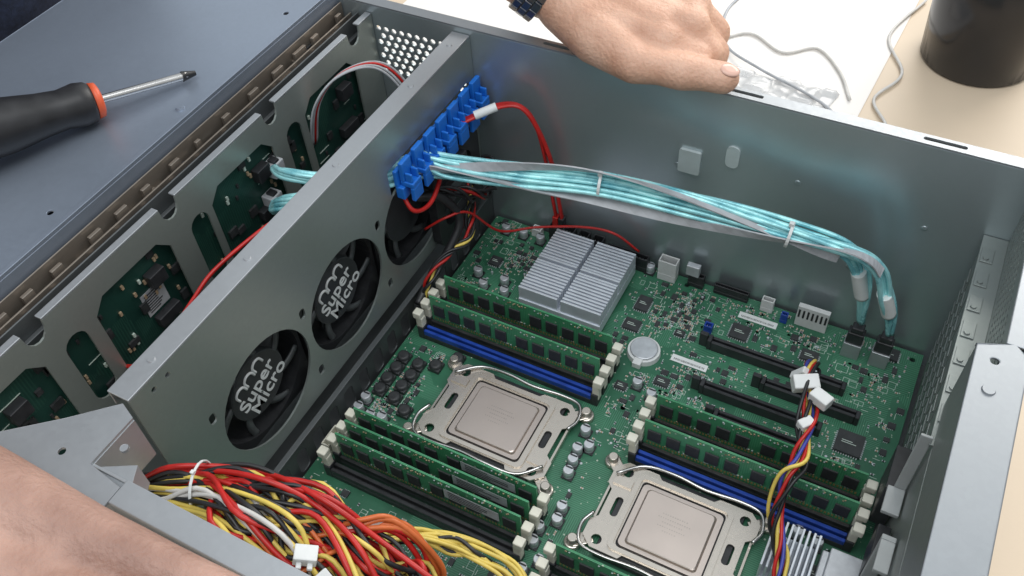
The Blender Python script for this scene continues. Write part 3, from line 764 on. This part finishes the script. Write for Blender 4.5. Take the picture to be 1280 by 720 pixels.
for i in range(80):
    m=q.choice(pal); f=q.random(); g=q.random(); h=q.random()
    jx,jy,jz=6,5,6
    if i<22:
        m=q.choice(['yellow','yellow','yellow','bwire','wwire','bwire'])
        P=[(-300,98+8*f,104+10*g),(-280+8*f,102+10*f,112+12*g),(-250+10*h,104+18*f,118+12*g),(-222+14*g,102+20*f,116+14*g),(-198+20*h,101+12*f,104),(-184+24*f,100+6*g,80),(-180+24*f,102,30)]
    elif i<58:
        P=[(-300,106+6*f,106+8*g),(-282+6*g,114+12*f,112+12*g),(-252+8*h,120+20*h,108+16*g),(-216+10*g,118+32*f,98+22*g),(-182+14*f,120+26*g,84+24*h),(-162+20*g,118+28*f,70+22*g),(-150+22*g,112+34*h,50+12*g),(-148+26*g,102+30*f,8)]
    else:
        P=[(-292,110+6*f,106),(-262,118+10*h,114+12*g),(-236+14*h,106+30*f,122+10*g),(-208+14*g,104+34*h,112+8*f),(-186+16*h,108+24*g,100+16*f),(-170+20*f,98+14*g,86),(-158+20*h,98+16*g,50)]
    P=[Vector(p)+Vector((q.uniform(-jx,jx),q.uniform(-jy,jy),q.uniform(-jz,jz)))*(.4 if n_<2 else 1) for n_,p in enumerate(P)]
    P=[Vector((p.x,max(p.y,95.5),p.z)) for p in P]
    mb=MB(); mb.tube(P,1.3 if m!='red' else 1.5,6,0,6); mk('wire',mb,m,T)
for i in range(9):
    m=('orange','red','orange','wwire')[i%4]; f=q.random(); g=q.random()
    P=[(-206,124+8*f,104),(-186,136+8*f,104+6*g),(-170,148+6*f,98+6*g),(-158+6*g,150+6*f,84),(-153+8*g,142+8*f,62),(-152+8*g,124,34)]
    P=[Vector(p)+Vector((q.uniform(-3,3),q.uniform(-3,3),q.uniform(-3,3))) for p in P]
    mb=MB(); mb.tube(P,1.5,6,0,6); mk('wire',mb,m,T)
for i in range(12):
    m=('yellow','yellow','yellow','yellow','bwire')[i%5]; f=q.random()
    P=[(-194,142+10*f,72),(-174,162+8*f,62),(-156,170+8*f,54),(-141,173+8*f,49),(-123,172+8*f,44),(-110,162+6*f,42),(-98,140,40),(-92,112,38)]
    P=[Vector(p)+Vector((q.uniform(-4,4),q.uniform(-3,3),q.uniform(-3,4))) for p in P]
    mb=MB(); mb.tube(P,1.25,6,0,6); mk('wire',mb,m,T)
for c,d,R in (((-192,112,124),(11,8,7),Matrix.Rotation(.5,3,'Z')@Matrix.Rotation(.3,3,'Y')),((-178,106,118),(12,9,7),Matrix.Rotation(-.3,3,'Z')@Matrix.Rotation(.5,3,'Y'))):
    mb=MB(); mb.obox(c,d,R)
    for k in (-2.6,2.6):
        mb.obox(Vector(c)+R@Vector((k,-d[1]/2-1.6,0)),(2.6,3.2,2.6),R)
    mk('connector',mb,'white',T,bevel=.6)
tie((-262,119,122),(1,.4,0),13,T,w=.7,head=2)

# ------------------------------------------------------------------ screwdriver
D=Vector((-427,333,182)); E=Vector((-455,276,191)); ax=(E-D).normalized()
SD=thing('screwdriver',(E.x,E.y,178),'black handled screwdriver with orange ring lying on the front lid','screwdriver')
mb=MB(); mb.lathe(E,ax,[(0,11),(2,12.5),(8,13.5),(18,12),(30,13.2),(50,16.5),(75,18),(95,17),(104,12)],30); mk('handle',mb,'handle',SD)
mb=MB(); mb.lathe(E-ax*5,ax,[(0,8),(1,10.5),(4.9,11.2),(4.95,10)],30); mk('collar',mb,'redplas',SD)
mb=MB(); mb.cyl(E-ax*5,D+ax*6,2.6,2.6,14); mb.cyl(D+ax*6,D,2.9,1.2,10); mk('shaft',mb,'chrome',SD)
mb=MB(); mb.cyl(D+ax*8,D-ax*1,3.6,1.6,6); mk('tip',mb,'bwire',SD)

# ------------------------------------------------------------------ people
def flesh(name,caps_,m,parent,vox=1.7,smooth=10,**t):
    mb=MB()
    for p0,r0,p1,r1 in caps_:
        p0=Vector(p0);p1=Vector(p1)
        n=6
        for k in range(n+1):
            s_=k/n; mb.sphere(p0.lerp(p1,s_),r0+(r1-r0)*s_,8)
        mb.cyl(p0,p1,r0*.99,r1*.99,20)
    o=mk(name,mb,m,parent,**t)
    r=o.modifiers.new('remesh','REMESH'); r.mode='VOXEL'; r.voxel_size=vox*S; r.use_smooth_shade=True
    s2=o.modifiers.new('smooth','SMOOTH'); s2.factor=.5; s2.iterations=smooth
    return o
PA=thing('person',(-170,500,150),'bare hand with wristwatch gripping the edge of the case','person')
W=(-246,487,204); A0=(-330,474,262)
K=[(-150,486,194),(-156,503,197),(-166,520,194),(-180,534,186)]
cpz=[(A0,36,W,25)]
for k in K: cpz.append(((-232,490,201) if k is K[0] else (-234,497,202),20,k,13))
cpz+=[(K[0],13,K[1],13),(K[1],12.5,K[2],12.5),(K[2],12.5,K[3],11.5)]
cpz+=[((-230,476,198),20,(-200,460,191),18.5),((-200,460,191),18.5,(-170,449,186),13),((-222,480,198),20,(-170,478,193),17),((-205,470,194),19,(-158,470,190),14),((-170,449,186),13,(-155,452,185),10.8),((-155,452,185),10.8,(-141,454,184.5),11.8),((-141,454,184.5),11.8,(-130,457.5,183.5),10.2),((-130,457.5,183.5),10.2,(-117,461,182),10),((-158,470,190),13,(-138,472,184),9.5),((-150,486,192),13,(-136,482,182),11)]
for k in K: cpz.append((Vector(k)+Vector((-2,0,2)),12.6,Vector(k)+Vector((2,0,1)),12.6))
for k,(mid,tip) in zip(K,(((-134,492,176),(-136,484,148)),((-140,511,178),(-144,496,142)),((-152,526,174),(-155,504,140)),((-170,538,168),(-170,512,142)))):
    cpz.append((k,12,mid,10.8)); cpz.append((mid,10.8,tip,8.5))
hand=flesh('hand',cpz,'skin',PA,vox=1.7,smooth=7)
mb=MB(); c=Vector((-113.5,459.4,190.0)); R=Matrix.Rotation(math.radians(18),3,'Z')@Matrix.Rotation(math.radians(14),3,'Y')@Matrix.Rotation(math.radians(12),3,'X')
rr=[]
for z,sx,sy in ((-.8,6.4,4.8),(.0,6.4,4.8),(.6,5.2,3.7),(.9,3,2)): rr.append([c+R@Vector((math.cos(a)*sx,math.sin(a)*sy,z)) for a in [2*math.pi*i/20 for i in range(20)]])
mb.rings(rr,True); mk('thumb_nail',mb,'nail',PA)
wa=(Vector(W)-Vector(A0)).normalized(); wc=Vector(W)-wa*5
mb=MB()
for k in range(3):
    for i in range(22):
        a=2*math.pi*(i+.5*(k%2))/22; u=wa.orthogonal().normalized(); v=wa.cross(u); d=u*math.cos(a)+v*math.sin(a)
        Rm=Matrix((wa,wa.cross(d),d)).transposed()
        mb.obox(wc+wa*(k*5.6-5.6)+d*27.6,(5.4,7.6,3),Rm,0)
mk('wristwatch',mb,'watch',PA,bevel=.6)
PB=thing('person',(-300,45,165),'bare forearm and hand lying along the near metal rim','person')
c2=[((-560,-5,250),46,(-420,32,218),38),((-420,32,218),38,(-330,45,202),28),((-330,45,202),28,(-290,52,194),22.5),((-290,52,194),22.5,(-245,59,188),15.5),
 ((-245,59,188),15.5,(-208,65,184),11),((-208,65,184),11,(-172,69,180),9),
 ((-330,35,200),26,(-250,34,190),15),((-250,34,190),15,(-208,40,190),11.2),((-208,40,190),11.2,(-170,46,181),9.2),
 ((-330,20,198),26,(-256,10,188),14),((-256,10,188),14,(-214,16,188),11),((-214,16,188),11,(-182,20,180),9),
 ((-335,8,194),22,(-266,-12,184),12.5),((-266,-12,184),12.5,(-232,-8,184),10),((-232,-8,184),10,(-208,-4,178),8.2),
 ((-245,59,188),14,(-250,34,190),15),((-250,34,190),14.5,(-256,10,188),13.5),((-256,10,188),13,(-266,-12,184),12),
 ((-330,0,186),18,(-290,-34,180),13),((-290,-34,180),13,(-255,-46,178),11),((-255,-46,178),11,(-228,-44,176),9)]
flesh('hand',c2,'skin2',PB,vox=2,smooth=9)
PC=thing('person',(-700,330,-30),'person in dark blue clothing standing against the case front','person')
mb=MB(); cs=[]
for iz in range(60):
    z=-30+iz*13; row=[]
    for i in range(72):
        a=2*math.pi*i/72; rx,ry=122,200
        v=Vector((math.cos(a)*3,math.sin(a)*3,z*.02)); d=noise.noise(v)*14+noise.noise(v*2.6+Vector((5,1,2)))*8
        row.append(Vector((-712+math.cos(a)*(rx+d),330+math.sin(a)*(ry+d),z)))
    cs.append(row)
mb.rings(cs,True); mk('clothing',mb,'cloth',PC)

# ------------------------------------------------------------------ things on the table
T=thing('paper_sheet',(-300,900,-29),'large white paper sheet lying on the table','paper')
mb=MB(); mb.plate([(-560,560),(-60,690),(-40,1100),(-560,1200)],[],lambda a,b,w:(a,b,-29.4+w),.4)
mk('sheet',mb,'paper',T)
T=thing('blister_packaging',(-165,740,-29),'clear thin plastic blister packaging lying on the white paper','packaging')
mb=MB(); n=40; vs=[]
for i in range(n):
    for j in range(n):
        x=-225+i*3.2; y=672+j*2.4
        h=2+3*abs(noise.noise(Vector((i*.2,j*.2,1))))+ (4 if (i//7+j//9)%2 else 0)
        if i in (0,n-1) or j in (0,n-1): h=1
        vs.append((x+j*.5,y,-29+h))
mb.add(vs,[(i*n+j,(i+1)*n+j,(i+1)*n+j+1,i*n+j+1) for i in range(n-1) for j in range(n-1)],0,True)
mk('plastic_shell',mb,'plastic',T)
for m,P in (('grey',[(-215,920,-27),(-225,860,-27),(-205,800,-26),(-160,765,-20),(-110,745,-20),(-80,735,-27),(-60,700,-27),(-70,640,-27)]),
            ('wwire',[(-40,960,-27),(-60,880,-27),(-35,820,-27),(-50,770,-27),(-30,730,-27),(-45,690,-27)]),
            ('wwire',[(-280,840,-27),(-230,800,-27),(-190,830,-27),(-150,810,-27),(-120,830,-27),(-90,800,-27),(-70,760,-27)])):
    T=thing('table_cable',P[3],'thin loose pale cable curled on the table','cable',group='loose cables on the table')
    mb=MB(); mb.tube(P,1.5,7); mk('wire',mb,m,T)
T=thing('tumbler',(24,880,-30),'glossy dark tumbler standing on the table','cup')
mb=MB(); mb.lathe((24,880,-30),(0,0,1),[(0,50),(3,53),(60,56),(170,60),(170,57),(60,53),(8,49)],40); mk('cup_body',mb,'glass',T)

# ------------------------------------------------------------------ camera
right=Vector((.8845,.4632,-.0546)).normalized(); fwd=Vector((-.3433,.5671,-.7487)); fwd=(fwd-right*fwd.dot(right)).normalized()
up=right.cross(fwd)
cam=bpy.data.cameras.new('Camera'); co=bpy.data.objects.new('Camera',cam); COL.objects.link(co)
m=Matrix.Identity(4)
for i in range(3): m[i][0]=right[i]; m[i][1]=up[i]; m[i][2]=-fwd[i]
m[2][3]=.520
co.matrix_world=m; cam.lens=1141/1280*36; cam.sensor_width=36; cam.clip_start=.01; cam.clip_end=50
scene.camera=co

# ------------------------------------------------------------------ light
w=bpy.data.worlds.new('World'); scene.world=w; w.use_nodes=True
N=w.node_tree.nodes; L=w.node_tree.links; bg=N['Background']
tc=N.new('ShaderNodeTexCoord'); sp=N.new('ShaderNodeSeparateXYZ'); L.new(tc.outputs['Generated'],sp.inputs[0])
rp=N.new('ShaderNodeValToRGB'); e=rp.color_ramp.elements; e[0].position=0;e[0].color=(.18,.17,.16,1); e[1].position=1; e[1].color=(.57,.62,.66,1)
x=e.new(.45); x.color=(.31,.31,.30,1); x=e.new(.62); x.color=(.50,.53,.55,1)
ma=N.new('ShaderNodeMath'); ma.operation='MULTIPLY_ADD'; ma.inputs[1].default_value=.5; ma.inputs[2].default_value=.5
L.new(sp.outputs['Z'],ma.inputs[0]); L.new(ma.outputs[0],rp.inputs[0]); L.new(rp.outputs[0],bg.inputs['Color']); bg.inputs['Strength'].default_value=1.22
def area(name,loc,target,sx,sy,power,col):
    l=bpy.data.lights.new(name,'AREA'); l.shape='RECTANGLE'; l.size=sx; l.size_y=sy; l.energy=power; l.color=col
    o=bpy.data.objects.new(name,l); COL.objects.link(o); o.location=loc
    o.rotation_euler=(Vector(target)-Vector(loc)).to_track_quat('-Z','Y').to_euler()
area('window_light',(.2,2.1,1.2),(-.05,.95,0),1.4,1.0,30,(1,.96,.90))
area('ceiling_light',(.1,-.1,1.9),(-.1,.35,0),1.5,.9,17,(.97,.99,1))
scene.view_settings.view_transform='Standard'; scene.view_settings.look='None'; scene.view_settings.exposure=0
